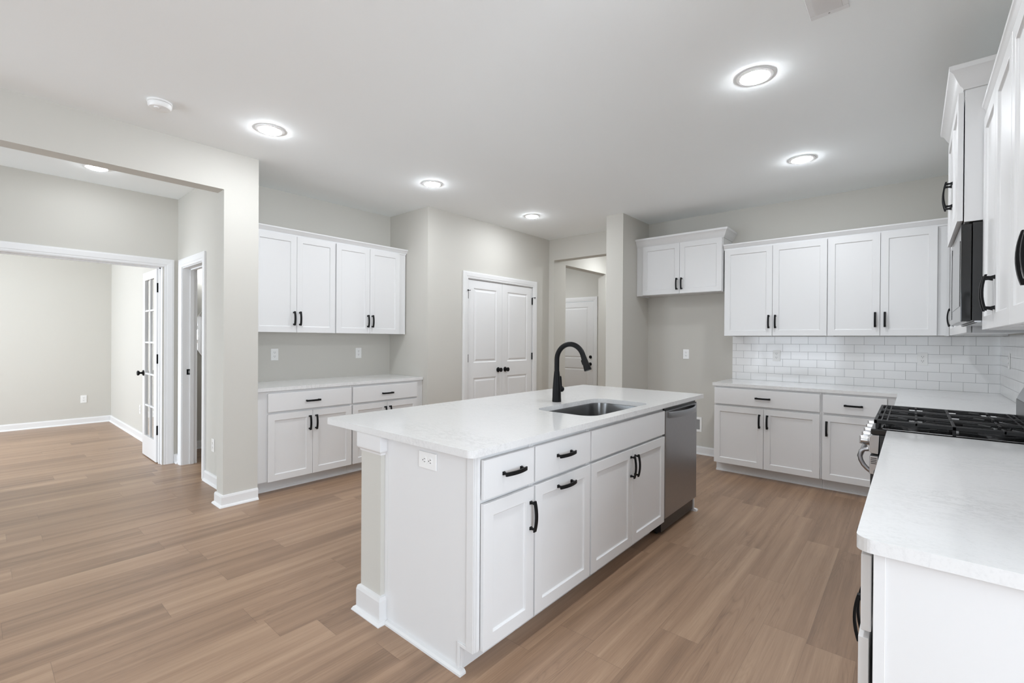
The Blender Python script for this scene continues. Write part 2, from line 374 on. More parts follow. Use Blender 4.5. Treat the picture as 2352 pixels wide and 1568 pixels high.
# entry door at the end of the hall
casing('trim_6', 'y', 7.755, -5.44, -4.62, 2.09)
baseboard('baseboard_foyer', [(-5.055, YK), (WB-0.03, YK)])
baseboard('baseboard_study_back', [(XS, -2.5), (XS, YS)])
baseboard('baseboard_study_right', [(XS+0.03, YS), (-6.106, YS)])
baseboard('baseboard_foyer_corner', [(XD, 1.41), (XD, YK), (-5.90, YK)])
baseboard('baseboard_bath', [(-6.55, YS+0.1), (-6.55, 3.6)])
baseboard('baseboard_pantry_near', [(-4.1035, YR), (-4.1035, 3.845)])
baseboard('baseboard_pantry_far', [(-4.1035, 5.29), (-4.1035, YH), (-4.012, YH)])
baseboard('baseboard_fridge_side', [(-2.782, 4.946), (-2.564, 4.946), (-2.564, YB), (-1.556, YB)])
baseboard('baseboard_hall', [(-4.012, 7.12), (-4.012, 7.755), (-2.782, 7.755)])

# ------------------------------------------------------------------ slab / door builders (local: x width, y depth (front = -y), z up)
def door_slab(mb, x0, z0, w_, h_, yf, t, panels, rings):
    """front face plane y=yf, thickness t going +y; panels: (px0,px1,pz0,pz1) absolute; rings: (inset, depth)"""
    xs = sorted({x0, x0+w_} | {p for q in panels for p in q[:2]}); zs = sorted({z0, z0+h_} | {p for q in panels for p in q[2:]})
    vs, idx, fs = [], {}, []
    def V(x, y, z):
        k = (round(x, 5), round(y, 5), round(z, 5))
        if k not in idx: idx[k] = len(vs); vs.append(k)
        return idx[k]
    for i in range(len(xs)-1):
        for j in range(len(zs)-1):
            cx, cz = (xs[i]+xs[i+1])/2, (zs[j]+zs[j+1])/2
            if not any(p[0] < cx < p[1] and p[2] < cz < p[3] for p in panels):
                fs.append((V(xs[i], yf, zs[j]), V(xs[i+1], yf, zs[j]), V(xs[i+1], yf, zs[j+1]), V(xs[i], yf, zs[j+1])))
            fs.append((V(xs[i], yf+t, zs[j]), V(xs[i], yf+t, zs[j+1]), V(xs[i+1], yf+t, zs[j+1]), V(xs[i+1], yf+t, zs[j])))
    for i in range(len(xs)-1):
        for z in (zs[0], zs[-1]): fs.append((V(xs[i], yf, z), V(xs[i+1], yf, z), V(xs[i+1], yf+t, z), V(xs[i], yf+t, z)))
    for j in range(len(zs)-1):
        for x in (xs[0], xs[-1]): fs.append((V(x, yf, zs[j]), V(x, yf, zs[j+1]), V(x, yf+t, zs[j+1]), V(x, yf+t, zs[j])))
    for (a, b_, c, d) in panels:
        prev = [V(a, yf, c), V(b_, yf, c), V(b_, yf, d), V(a, yf, d)]
        for ins, dep in rings:
            cur = [V(a+ins, yf+dep, c+ins), V(b_-ins, yf+dep, c+ins), V(b_-ins, yf+dep, d-ins), V(a+ins, yf+dep, d-ins)]
            for k in range(4): fs.append((prev[k], prev[(k+1) % 4], cur[(k+1) % 4], cur[k]))
            prev = cur
        fs.append(tuple(prev))
    mb.add(vs, fs); return mb
def pull_mb(length=0.135):
    """arched bar pull, vertical along z, mounted on plane y=0 and bulging to -y"""
    b = MB(); hw = length/2; n = 11; loops = []
    for i in range(n):
        t = -1+2*i/(n-1); z = t*hw; y = -0.024-0.010*(1-t*t)
        wd = 0.0082; th = 0.0036
        loops.append([(-wd, y-th, z), (wd, y-th, z), (wd, y+th, z), (-wd, y+th, z)])
    b.ring(loops)
    for s in (-1, 1):
        z = s*(hw-0.011)
        b.ring([[(x*0.0062, -0.0255, z+q*0.0050) for x, q in ((-1,-1),(1,-1),(1,1),(-1,1))],
                [(x*0.0044, -0.012, z+q*0.0040) for x, q in ((-1,-1),(1,-1),(1,1),(-1,1))],
                [(x*0.0078, 0.0, z+q*0.0075) for x, q in ((-1,-1),(1,-1),(1,1),(-1,1))]])
    return b
_pull = None
def pull(parent, x, y, z, horiz=False):
    global _pull
    if _pull is None:
        o = pull_mb().build('handle', 'black', parent, bevel=0.0008); _pull = o
    else:
        o = _pull.copy(); COL.objects.link(o); o.parent = parent
    o.location = (x, y, z); o.rotation_euler = (0, R(90) if horiz else 0, 0)
    return o
GAP = 0.0015
def shaker(parent, x0, x1, z0, z1, yf, hnd=None, rail=0.057, name='door', back=0.019):
    o = door_slab(MB(), x0+GAP, z0+GAP, x1-x0-2*GAP, z1-z0-2*GAP, yf, back,
                  [(x0+rail, x1-rail, z0+rail, z1-rail)], [(0.0015, 0.0065), (0.006, 0.009)]).build(name, 'cab', parent, bevel=0.0012)
    if hnd: pull(o, hnd[0], yf, hnd[1], len(hnd) > 2)
    return o
def slab(parent, x0, x1, z0, z1, yf, hnd=None, edge=0.0, name='drawer'):
    o = MB().box(x0+GAP, x1-GAP, yf, yf+0.019, z0+GAP, z1-GAP).build(name, 'cab', parent, bevel=0.0025)
    if hnd: pull(o, hnd[0], yf, hnd[1], True)
    return o
PROJ = 0.021     # how far door fronts stand off the box front (plane y=0)
def base_body(e, w_, d, z1=0.882, name='body', toe=0.085, toez=0.105, shoe=True):
    b = MB(); t = 0.018
    b.box(0, t, 0.0, d, toez, z1); b.box(w_-t, w_, 0.0, d, toez, z1)
    b.box(0, t, toe, d, 0.0, toez); b.box(w_-t, w_, toe, d, 0.0, toez)
    b.box(t, w_-t, 0.003, 0.02, toez, z1); b.box(t, w_-t, 0.02, d, toez, toez+t); b.box(t, w_-t, d-0.006, d, toez, z1)
    b.build(name, 'cab', e, bevel=0.0008)
    k = MB(); k.box(t, w_-t, toe, toe+0.014, 0.0, toez-0.001)
    if shoe: k.ring([[(x, toe, 0.0), (x, toe-0.016, 0.0), (x, toe-0.014, 0.010), (x, toe-0.008, 0.017), (x, toe, 0.019)] for x in (0.0, w_)])
    k.build('toe_kick', 'cab', e)
def upper_body(e, w_, d, z0, z1, crown=None, lo=0.0, ro=0.0, ends=(False, False)):
    b = MB(); t = 0.018
    b.box(0, t, 0.0, d, z0, z1); b.box(w_-t, w_, 0, d, z0, z1); b.box(t, w_-t, 0.003, 0.02, z0+0.002, z1); b.box(t, w_-t, 0.02, d, z0+0.012, z0+0.03)
    b.box(t, w_-t, 0.02, d, z1-t, z1); b.box(t, w_-t, d-0.006, d, z0+0.03, z1-t)
    return b.build('body', 'cab', e, bevel=0.0008)
SMALLC = [(0.0, -0.002), (0.004, -0.002), (0.006, 0.012), (0.014, 0.018), (0.022, 0.040), (0.029, 0.046), (0.030, 0.058), (0.0, 0.058)]
BIGC = [(0.0, 0.0), (0.007, 0.0), (0.009, 0.008), (0.018, 0.016), (0.030, 0.040), (0.042, 0.068), (0.054, 0.078), (0.056, 0.098), (0.0, 0.098)]
def crown(name, prof, path, z, label, cat='crown moulding'):
    o = MB().sweep(prof, path, lambda x, y, h_: (x, y, z+h_)).build(name, 'cab', smooth=True)
    return tag(o, label, cat)

# ---- back wall run (front plane faces -Y) : local origin at cabinet's left front corner
BY = 5.003       # base box front
def base_back():
    e = empty('base_cabinet', (-1.548, BY, 0), 0, 'white two-door base cabinet with one drawer, left end of the tiled back run', 'cabinet')
    base_body(e, 0.9285, 0.63)
    slab(e, 0.004, 0.919, 0.702, 0.866, -PROJ, (0.455, 0.785))
    shaker(e, 0.004, 0.4615, 0.103, 0.685, -PROJ, (0.4615-0.034, 0.565))
    shaker(e, 0.4615, 0.919, 0.103, 0.685, -PROJ, (0.4615+0.034, 0.565))
    e = empty('base_cabinet', (-0.618, BY, 0), 0, 'narrow white one-door base cabinet with drawer, left of the range corner', 'cabinet')
    base_body(e, 0.553, 0.63)
    slab(e, 0.008, 0.460, 0.702, 0.866, -PROJ, (0.232, 0.783))
    shaker(e, 0.008, 0.460, 0.103, 0.685, -PROJ, (0.008+0.032, 0.565))
base_back()
UYf = 5.311
def uppers_back():
    e = empty('upper_cabinet', (-1.543, UYf, 1.395), 0, 'tall white two-door wall cabinet over the tile, nearest the fridge gap', 'cabinet')
    upper_body(e, 0.925, 0.3225, 0, 0.922)
    shaker(e, 0.0, 0.4605, 0, 0.92, -PROJ, (0.4605-0.030, 0.145)); shaker(e, 0.4605, 0.923, 0, 0.92, -PROJ, (0.4605+0.030, 0.145))
    e = empty('upper_cabinet', (-0.617, UYf, 1.395), 0, 'tall white two-door wall cabinet over the tile, nearest the microwave corner', 'cabinet')
    upper_body(e, 0.845, 0.3225, 0, 0.922)
    shaker(e, 0.0, 0.3925, 0, 0.92, -PROJ, (0.3925-0.034, 0.145)); shaker(e, 0.3925, 0.770, 0, 0.92, -PROJ, (0.3925+0.034, 0.145))
    e = empty('upper_cabinet', (-2.562, UYf, 1.878), 0, 'short white two-door cabinet hanging high above the empty fridge space', 'cabinet')
    upper_body(e, 0.998, 0.3225, 0, 0.60)
    MB().box(0, 0.075, -0.004, 0.0, 0, 0.585).build('filler', 'cab', e)
    shaker(e, 0.078, 0.529, 0.004, 0.585, -PROJ, (0.529-0.028, 0.115)); shaker(e, 0.529, 0.992, 0.004, 0.585, -PROJ, (0.529+0.028, 0.115))
uppers_back()
# ---- left wall run (front faces +X)
def left_run():
    def base(y0, y1, dl, dr, lab):
        e = empty('base_cabinet', (-4.192, y0, 0), R(90), lab, 'cabinet'); w_ = y1-y0
        base_body(e, w_, 0.6275); a, c = dl-y0, dr-y0; mid = (a+c)/2
        slab(e, a, c, 0.702, 0.862, -PROJ, (mid, 0.776))
        shaker(e, a, mid, 0.103, 0.685, -PROJ, (mid-0.030, 0.575)); shaker(e, mid, c, 0.103, 0.685, -PROJ, (mid+0.030, 0.575))
    base(1.5585, 2.444, 1.653, 2.437, 'white base cabinet in the left alcove, beside the square column')
    base(2.4455, 3.3165, 2.451, 3.239, 'white base cabinet in the left alcove, partly behind the island top')
    def up_(y0, y1, dl, dr, mid, lab):
        e = empty('upper_cabinet', (-4.4965, y0, 1.395), R(90), lab, 'cabinet'); upper_body(e, y1-y0, 0.3235, 0, 0.922)
        shaker(e, dl-y0, mid-y0, 0, 0.92, -PROJ, (mid-y0-0.028, 0.135)); shaker(e, mid-y0, dr-y0, 0, 0.92, -PROJ, (mid-y0+0.028, 0.135))
    up_(1.5585, 2.4295, 1.640, 2.4255, 2.033, 'white two-door wall cabinet in the left alcove, beside the column')
    up_(2.4305, 3.3035, 2.436, 3.212, 2.825, 'white two-door wall cabinet in the left alcove, at its far end')
left_run()
crown('crown_moulding', SMALLC, [(-4.4965, 1.559), (-4.4965, 3.3035), (-4.56, 3.3035)], 2.318, 'slim white crown moulding along the left alcove wall cabinets')
crown('crown_moulding', SMALLC, [(-1.5535, 5.311), (0.23, 5.311)], 2.318, 'slim white crown moulding along the tall cabinets over the back tile')
crown('crown_moulding', BIGC, [(-2.562, 5.311), (-1.564, 5.311), (-1.564, 5.633)], 2.4635, 'deep white crown moulding on the short cabinet over the fridge gap')
# ---- right wall run (front faces -X) : local x runs towards -Y
def right_run():
    def base(y1, y0, lab, two=True):
        e = empty('base_cabinet', (-0.062, y1, 0), R(-90), lab, 'cabinet'); w_ = y1-y0
        base_body(e, w_, 0.626)
        slab(e, 0.004, w_-0.004, 0.702, 0.866, -PROJ-0.002, (w_/2, 0.785))
        m_ = w_/2
        shaker(e, 0.004, m_, 0.103, 0.685, -PROJ-0.002, (m_-0.03, 0.565)); shaker(e, m_, w_-0.004, 0.103, 0.685, -PROJ-0.002, (m_+0.03, 0.565))
        return e
    base(2.876, 2.11, 'white base cabinet under the near quartz counter, against the range')
    # nearest unit shows its painted end panel
    e = empty('base_cabinet', (-0.062, 2.108, 0), R(-90), 'white base cabinet in the bottom right corner showing its flat end panel', 'cabinet'); w_ = 2.108-1.300
    base_body(e, w_, 0.626)
    slab(e, 0.004, w_-0.004, 0.692, 0.866, -PROJ-0.002, (w_/2-0.02, 0.775))
    shaker(e, 0.004, w_/2, 0.103, 0.680, -PROJ-0.002, (w_/2-0.03, 0.545)); shaker(e, w_/2, w_-0.004, 0.103, 0.680, -PROJ-0.006, (w_/2+0.03, 0.545))
    b = MB(); b.box(w_, w_+0.012, 0.0, 0.626, 0.0, 0.882)
    b.build('end_panel', 'cab', e, bevel=0.001)
    b = MB(); b.box(w_+0.0122, w_+0.015, 0.0, 0.021, 0.0, 0.882); b.build('face_frame_edge', 'cab', e, bevel=0.0008)
    e = empty('base_cabinet', (-0.062, 4.980, 0), R(-90), 'white corner base cabinet hidden behind the range', 'cabinet')
    base_body(e, 4.980-3.664, 0.626)
    def up_(y1, y0, z0, z1, xf, doors, lab, hz, depth):
        e = empty('upper_cabinet', (xf+PROJ, y1, z0), R(-90), lab, 'cabinet'); upper_body(e, y1-y0, depth, 0, z1-z0)
        for a, c, hx in doors:
            shaker(e, y1-a, y1-c, 0.0 if z0 < 1.5 else 0.004, z1-z0-0.002, -PROJ-0.002, (y1-hx, hz))
        return e
    up_(2.8845, 2.116, 1.395, 2.317, 0.23, [(2.882, 2.500, 2.532), (2.500, 2.118, 2.468)], 'white two-door wall cabinet just before the microwave', 0.132, 0.312)
    up_(2.1145, 1.32, 1.395, 2.317, 0.23, [(2.112, 1.655, 1.690), (1.655, 1.322, 1.620)], 'white wall cabinet at the right edge of the photo', 0.155, 0.312)
    up_(3.652, 2.8865, 1.878, 2.462, 0.148, [(3.650, 3.269, 3.300), (3.269, 2.889, 3.238)], 'white two-door cabinet above the microwave, raised and deeper than its neighbours', 0.21, 0.392)
    up_(5.284, 3.6535, 1.395, 2.317, 0.23, [(5.26, 4.78, 4.812), (4.78, 4.22, 4.748), (4.22, 3.66, 3.70)], 'white wall cabinet in the corner behind the microwave', 0.13, 0.312)
right_run()
crown('crown_moulding', SMALLC, [(0.251, 2.8845), (0.251, 1.32)], 2.318, 'slim white crown moulding along the cabinets at the right edge')
crown('crown_moulding', BIGC, [(0.562, 3.652), (0.169, 3.652), (0.169, 2.8865), (0.562, 2.8865)], 2.464, 'deep white crown moulding wrapping the cabinet above the microwave')
crown('crown_moulding', SMALLC, [(0.251, 5.278), (0.251, 3.72)], 2.318, 'slim white crown moulding on the corner cabinet behind the microwave')

# ------------------------------------------------------------------ countertops
def rounded(pts, rads, n=6):
    out = []; m_ = len(pts)
    for i, p in enumerate(pts):
        r = rads[i] if isinstance(rads, (list, tuple)) else rads
        p = Vector(p); a = (Vector(pts[i-1])-p).normalized(); c = (Vector(pts[(i+1) % m_])-p).normalized()
        if r <= 0: out.append((p.x, p.y)); continue
        ang = a.angle(c); d = r/math.tan(ang/2); cen = p + (a+c).normalized()*(r/math.sin(ang/2))
        s0 = p+a*d-cen; s1 = p+c*d-cen
        for k in range(n+1):
            t = k/n; v = (s0.lerp(s1, t)).normalized()*r; out.append((cen.x+v.x, cen.y+v.y))
    return out
def slab_top(name, outer, z0, z1, mname, hole=None, parent=None, bevel=0.007):
    bm = bmesh.new()
    def loop(pts): 
        vs = [bm.verts.new((x, y, z0)) for x, y in pts]; return [bm.edges.new((vs[i], vs[(i+1) % len(vs)])) for i in range(len(vs))]
    ed = loop(outer)
    if hole: ed += loop(hole)
    bmesh.ops.triangle_fill(bm, use_beauty=True, use_dissolve=False, edges=ed)
    r = bmesh.ops.extrude_face_region(bm, geom=bm.faces[:])
    bmesh.ops.translate(bm, vec=(0, 0, z1-z0), verts=[v for v in r['geom'] if isinstance(v, bmesh.types.BMVert)])
    bmesh.ops.recalc_face_normals(bm, faces=bm.faces)
    me = bpy.data.meshes.new(name); bm.to_mesh(me); bm.free(); me.materials.append(M[mname])
    o = bpy.data.objects.new(name, me); COL.objects.link(o)
    if parent: o.parent = parent
    b = o.modifiers.new('bevel', 'BEVEL'); b.width = bevel; b.segments = 3; b.limit_method = 'ANGLE'; b.angle_limit = R(50)
    return o
ZC0, ZC = 0.884, 0.914
tag(slab_top('countertop', rounded([(-4.8195, 1.5585), (-4.171, 1.5585), (-4.171, 3.3165), (-4.8195, 3.3165)], [0, 0, 0.004, 0]), ZC0, ZC, 'quartz'),
    'white quartz countertop on the left alcove cabinets', 'countertop')
tag(slab_top('countertop', rounded([(-1.563, 4.982), (-0.092, 4.982), (-0.092, 3.656), (0.5635, 3.656), (0.5635, 5.6335), (-1.563, 5.6335)], [0.004, 0.0, 0, 0, 0, 0]), ZC0, ZC, 'quartz'),
    'L-shaped white quartz countertop below the tiled back wall', 'countertop')
tag(slab_top('countertop', rounded([(-0.0925, 1.265), (0.5635, 1.265), (0.5635, 2.877), (-0.0925, 2.877)], [0.03, 0, 0, 0.003], 8), ZC0, ZC, 'quartz'),
    'white quartz countertop filling the bottom right foreground', 'countertop')
SX0, SX1, SY0, SY1 = -1.765, -1.345, 2.25, 3.01
tag(slab_top('countertop', rounded([(-2.392, 1.241), (-1.267, 1.241), (-1.267, 3.833), (-2.392, 3.833)], [0.03, 0.03, 0.006, 0.006], 8), ZC0, ZC, 'quartz',
    hole=rounded([(SX0, SY0), (SX1, SY0), (SX1, SY1), (SX0, SY1)], 0.09, 10)), 'large white quartz island countertop with a sink cut-out', 'countertop')

# ------------------------------------------------------------------ tile backsplash
o = MB().box(0, 2.104, -0.008, 0, 0, 0.481).build('tile_backsplash', 'tile_back', loc=(-1.548, YB-0.001, ZC), smooth=False)
tag(o, 'glossy white subway tile backsplash on the back wall', 'backsplash')
o = MB().box(0, 4.36, -0.008, 0, 0, 0.481).build('tile_backsplash', 'tile_right', loc=(XR-0.001, 5.625, ZC), rot=(0, 0, R(-90)))
tag(o, 'glossy white subway tile backsplash on the right wall behind the range', 'backsplash')

# ------------------------------------------------------------------ island
IX = -1.2745+PROJ*0        # door front plane
def island():
    bx = IX-PROJ           # box front plane
    def unit(y0, y1, lab, d=0.575):
        e = empty('island_cabinet', (bx, y0, 0), R(90), lab, 'cabinet'); return e
    e = unit(1.298, 1.640, 'narrow white island cabinet with drawer and door, at the near corner')
    base_body(e, 0.342, 0.575, shoe=False)
    slab(e, 0.018, 0.340, 0.703, 0.865, -PROJ, (0.018+0.172, 0.790)); shaker(e, 0.018, 0.340, 0.105, 0.690, -PROJ, (0.340-0.026, 0.545+0.02))
    e = unit(1.6415, 2.1195, 'white island cabinet with drawer and pull-out door with level handle')
    base_body(e, 0.478, 0.575, shoe=False)
    slab(e, 0.004, 0.474, 0.703, 0.865, -PROJ, (0.232, 0.792)); shaker(e, 0.004, 0.474, 0.105, 0.690, -PROJ, (0.236, 0.645, 1))
    e = unit(2.121, 3.088, 'wide white island sink cabinet with two doors and blank drawer front')
    w_ = 0.967; t = 0.018; b = MB()
    b.box(0, t, 0, 0.575, 0.105, 0.882); b.box(w_-t, w_, 0, 0.575, 0.105, 0.882); b.box(0, t, 0.085, 0.575, 0, 0.105); b.box(w_-t, w_, 0.085, 0.575, 0, 0.105)
    b.box(t, w_-t, 0.003, 0.02, 0.105, 0.882); b.box(t, w_-t, 0.02, 0.575, 0.105, 0.123); b.box(t, w_-t, 0.569, 0.575, 0.123, 0.882)
    b.build('body', 'cab', e, bevel=0.0008)
    k = MB(); k.box(t, w_-t, 0.085, 0.099, 0, 0.104); k.build('toe_kick', 'cab', e)
    slab(e, 0.006, 0.958, 0.703, 0.865, -PROJ)
    shaker(e, 0.006, 0.482, 0.105, 0.690, -PROJ, (0.482-0.026, 0.585)); shaker(e, 0.482, 0.958, 0.105, 0.690, -PROJ, (0.482+0.026, 0.585))
    # end panel (near) with notched toe
    b = MB(); y0, y1 = 1.284, 1.2965
    xa, xb = -1.872, bx
    pts = [(xa, 0.0), (xb-0.075, 0.0), (xb-0.075, 0.108), (xb, 0.108), (xb, 0.8825), (xa, 0.8825)]
    b.ring([[(x, y0, z) for x, z in pts], [(x, y1, z) for x, z in pts]])
    e = b.build('island_end_panel', 'cab'); tag(e, 'flat white panel closing the near end of the island', 'panel')
    b = MB(); b.box(bx-0.038, bx, 1.279, 1.2838, 0.108, 0.8825); b.box(bx-0.090, bx-0.0755, 1.279, 1.2838, 0.019, 0.122); b.box(bx-0.0755, bx-0.038, 1.279, 1.2838, 0.108, 0.122)
    b.build('corner_stile', 'cab', e, bevel=0.0012)
    b = MB().sweep([(0.0, 0.0), (0.020, 0.0), (0.019, 0.008), (0.012, 0.016), (0.0, 0.019)], [(-1.868, 1.2838), (bx-0.0745, 1.2838), (bx-0.0745, 1.2965)], lambda x, y, z: (x, y, z))
    b.build('shoe_moulding', 'cab', e)
    # far end panel beyond the dishwasher
    b = MB(); b.box(-1.872, -1.300, 3.712, 3.73, 0, 0.8825); e = b.build('island_end_panel', 'cab'); tag(e, 'white panel closing the far end of the island past the dishwasher', 'panel')
    MB().sweep([(0.0, 0.0), (0.022, 0.0), (0.021, 0.01), (0.013, 0.018), (0.0, 0.021)], [(-1.36, 3.7118), (-1.2995, 3.7118), (-1.2995, 3.7302), (-1.872, 3.7302)][1:], lambda x, y, z: (x, y, z)).build('shoe_moulding', 'cab', e)
    # knee wall behind the cabinets carrying the overhang
    e = empty('island_knee_wall', (-1.985, 2.5, 0), 0, 'painted knee wall at the back of the island with square near end', 'half wall')
    def rel(b): b.v = [(x+1.985, y-2.5, z) for x, y, z in b.v]; return b
    x0, x1, ya, yb = -2.066, -1.8995, 1.262, 3.735
    rel(MB().box(x0, x1, ya, yb, 0, 0.8825)).build('wall_panel', 'wall', e)
    rel(MB().box(x1+0.001, -1.873, 1.284, yb, 0, 0.8825)).build('filler', 'cab', e)
    prof = [(0.0, 0.0), (0.034, 0.0), (0.034, 0.004), (0.027, 0.016), (0.0165, 0.021), (0.0165, 0.105), (0.012, 0.122), (0.0, 0.126)]
    path = [(x0, yb), (x0, ya), (x1, ya), (x1, 1.284)]
    rel(MB().sweep(prof, path, lambda x, y, z: (x, y, z))).build('baseboard', 'cab', e)
    cap = [(0.0, 0.0), (0.004, 0.0), (0.006, 0.010), (0.012, 0.014), (0.016, 0.020), (0.0165, 0.026), (0.0165, 0.092), (0.0, 0.092)]
    rel(MB().sweep(cap, path, lambda x, y, z: (x, y, z+0.790))).build('cap_moulding', 'cab', e)
island()

# ------------------------------------------------------------------ sink
def sink():
    e = empty('sink', ((SX0+SX1)/2, (SY0+SY1)/2, 0.67), 0, 'undermount stainless steel single bowl sink in the island', 'sink')
    cx, cy = (SX0+SX1)/2, (SY0+SY1)/2
    def rr(g, rad, z):
        return [(x-cx, y-cy, z-0.67) for x, y in rounded([(SX0-g, SY0-g), (SX1+g, SY0-g), (SX1+g, SY1+g), (SX0-g, SY1+g)], rad, 10)]
    b = MB(); b.ring([rr(0.025, 0.11, 0.8838), rr(0.004, 0.095, 0.8838), rr(0.002, 0.092, 0.876), rr(-0.004, 0.085, 0.72), rr(-0.012, 0.08, 0.692), rr(-0.035, 0.06, 0.678), rr(-0.18, 0.02, 0.674),
                      rr(-0.18, 0.02, 0.668), rr(-0.02, 0.08, 0.668), rr(0.004, 0.09, 0.72), rr(0.01, 0.10, 0.878), rr(0.025, 0.11, 0.878), rr(0.025, 0.11, 0.8838)], False, False)
    v = [p for p in b.v]; n = len(rr(0, 0.05, 0))
    b.f.append(tuple(6*n+i for i in range(n))); b.f.append(tuple(7*n+i for i in range(n))[::-1])
    b.build('basin', 'sink', e, smooth=True)
    MB().lathe([(0.056, 0.0048), (0.056, 0.008), (0.048, 0.009), (0.040, 0.0055), (0.0, 0.0050)], (0, 0.0, 0.0), n=28).build('drain', 'chrome', e, smooth=True)
sink()
# ------------------------------------------------------------------ faucet
def faucet():
    e = empty('faucet', (-1.864, 2.641, ZC), 0, 'matte black gooseneck pull-down faucet behind the island sink', 'faucet')
    MB().lathe([(0.0315, 0.0005), (0.0315, 0.004), (0.0300, 0.03), (0.0285, 0.09), (0.0235, 0.16), (0.0195, 0.200), (0.0180, 0.2115), (0.0, 0.2115)], n=36).build('base', 'black', e, smooth=True)
    pts = [(0.0, 0, 0.205), (0, 0, 0.25), (0, 0, 0.285)]
    cx, rad, cz = 0.108, 0.108, 0.290
    for k in range(0, 21):
        a = math.pi - k/20*R(162); pts.append((cx+rad*math.cos(a), 0, cz+rad*math.sin(a)))
    MB().tube(pts, 0.0170, 20).build('spout', 'black', e, smooth=True)
    p = Vector(pts[-1]); d = (p-Vector(pts[-2])).normalized()
    MB().tube([p-d*0.002, p+d*0.004, p+d*0.012, p+d*0.05, p+d*0.098, p+d*0.103], [0.0168, 0.0178, 0.0182, 0.0205, 0.0250, 0.0235], 24).build('spray_head', 'black', e, smooth=True)
    side = Vector((d.z, 0, -d.x)); side = side if side.x < 0 else -side
    q = p+d*0.040+side*0.021
    MB().tube([q-d*0.017, q-d*0.014, q+d*0.014, q+d*0.017], [0.004, 0.0065, 0.0065, 0.004], 12).build('spray_button', 'black', e, smooth=True)
    MB().tube([(0, 0.018, 0.083), (0, 0.030, 0.083), (0, 0.043, 0.083)], [0.010, 0.010, 0.010], 16).build('handle_stem', 'black', e, smooth=True)
    prof = [(0.001, -0.020)] + [(0.0205*math.cos(R(t)), 0.0205*math.sin(R(t))) for t in range(-75, 76, 15)] + [(0.001, 0.0205)]
    MB().lathe(prof, (0, 0.056, 0.083), 'z', 24).build('handle_hub', 'black', e, smooth=True)
    MB().tube([(0, 0.056, 0.095), (-0.001, 0.054, 0.130), (-0.003, 0.050, 0.165), (-0.003, 0.0495, 0.174)], [0.0055, 0.0052, 0.0066, 0.004], 12).build('handle_lever', 'black', e, smooth=True)
faucet()
# ------------------------------------------------------------------ dishwasher
def dishwasher():
    e = empty('dishwasher', (-1.274, 3.0905, 0), R(90), 'dark stainless dishwasher with bowed bar handle at the far end of the island', 'dishwasher')
    W = 0.606
    MB().box(0.004, W-0.004, 0.030, 0.58, 0.02, 0.872).build('tub', 'blackbody', e)
    MB().box(0.002, W-0.002, 0.0, 0.028, 0.122, 0.858).build('door', 'steel', e, bevel=0.004)
    b = MB(); b.box(0.002, W-0.002, 0.003, 0.040, 0.8585, 0.866); b.box(0.006, W-0.006, 0.012, 0.036, 0.866, 0.880); b.build('control_strip', 'enamel', e, bevel=0.001)
    MB().box(0.006, W-0.006, 0.06, 0.075, 0.004, 0.118).build('kick_plate', 'blackbody', e)
    loops = []
    for i in range(17):
        t = -1+2*i/16; x = W/2+t*0.262; y = -0.001-0.046*(1-abs(t)**2.6)
        h0 = 0.807; loops.append([(x, y-0.008, h0), (x, y-0.0085, h0+0.012), (x, y-0.006, h0+0.036), (x, y-0.002, h0+0.042), (x, y+0.006, h0+0.038), (x, y+0.006, h0+0.003)])
    MB().ring(loops).build('handle', 'steel', e, smooth=True)
dishwasher()
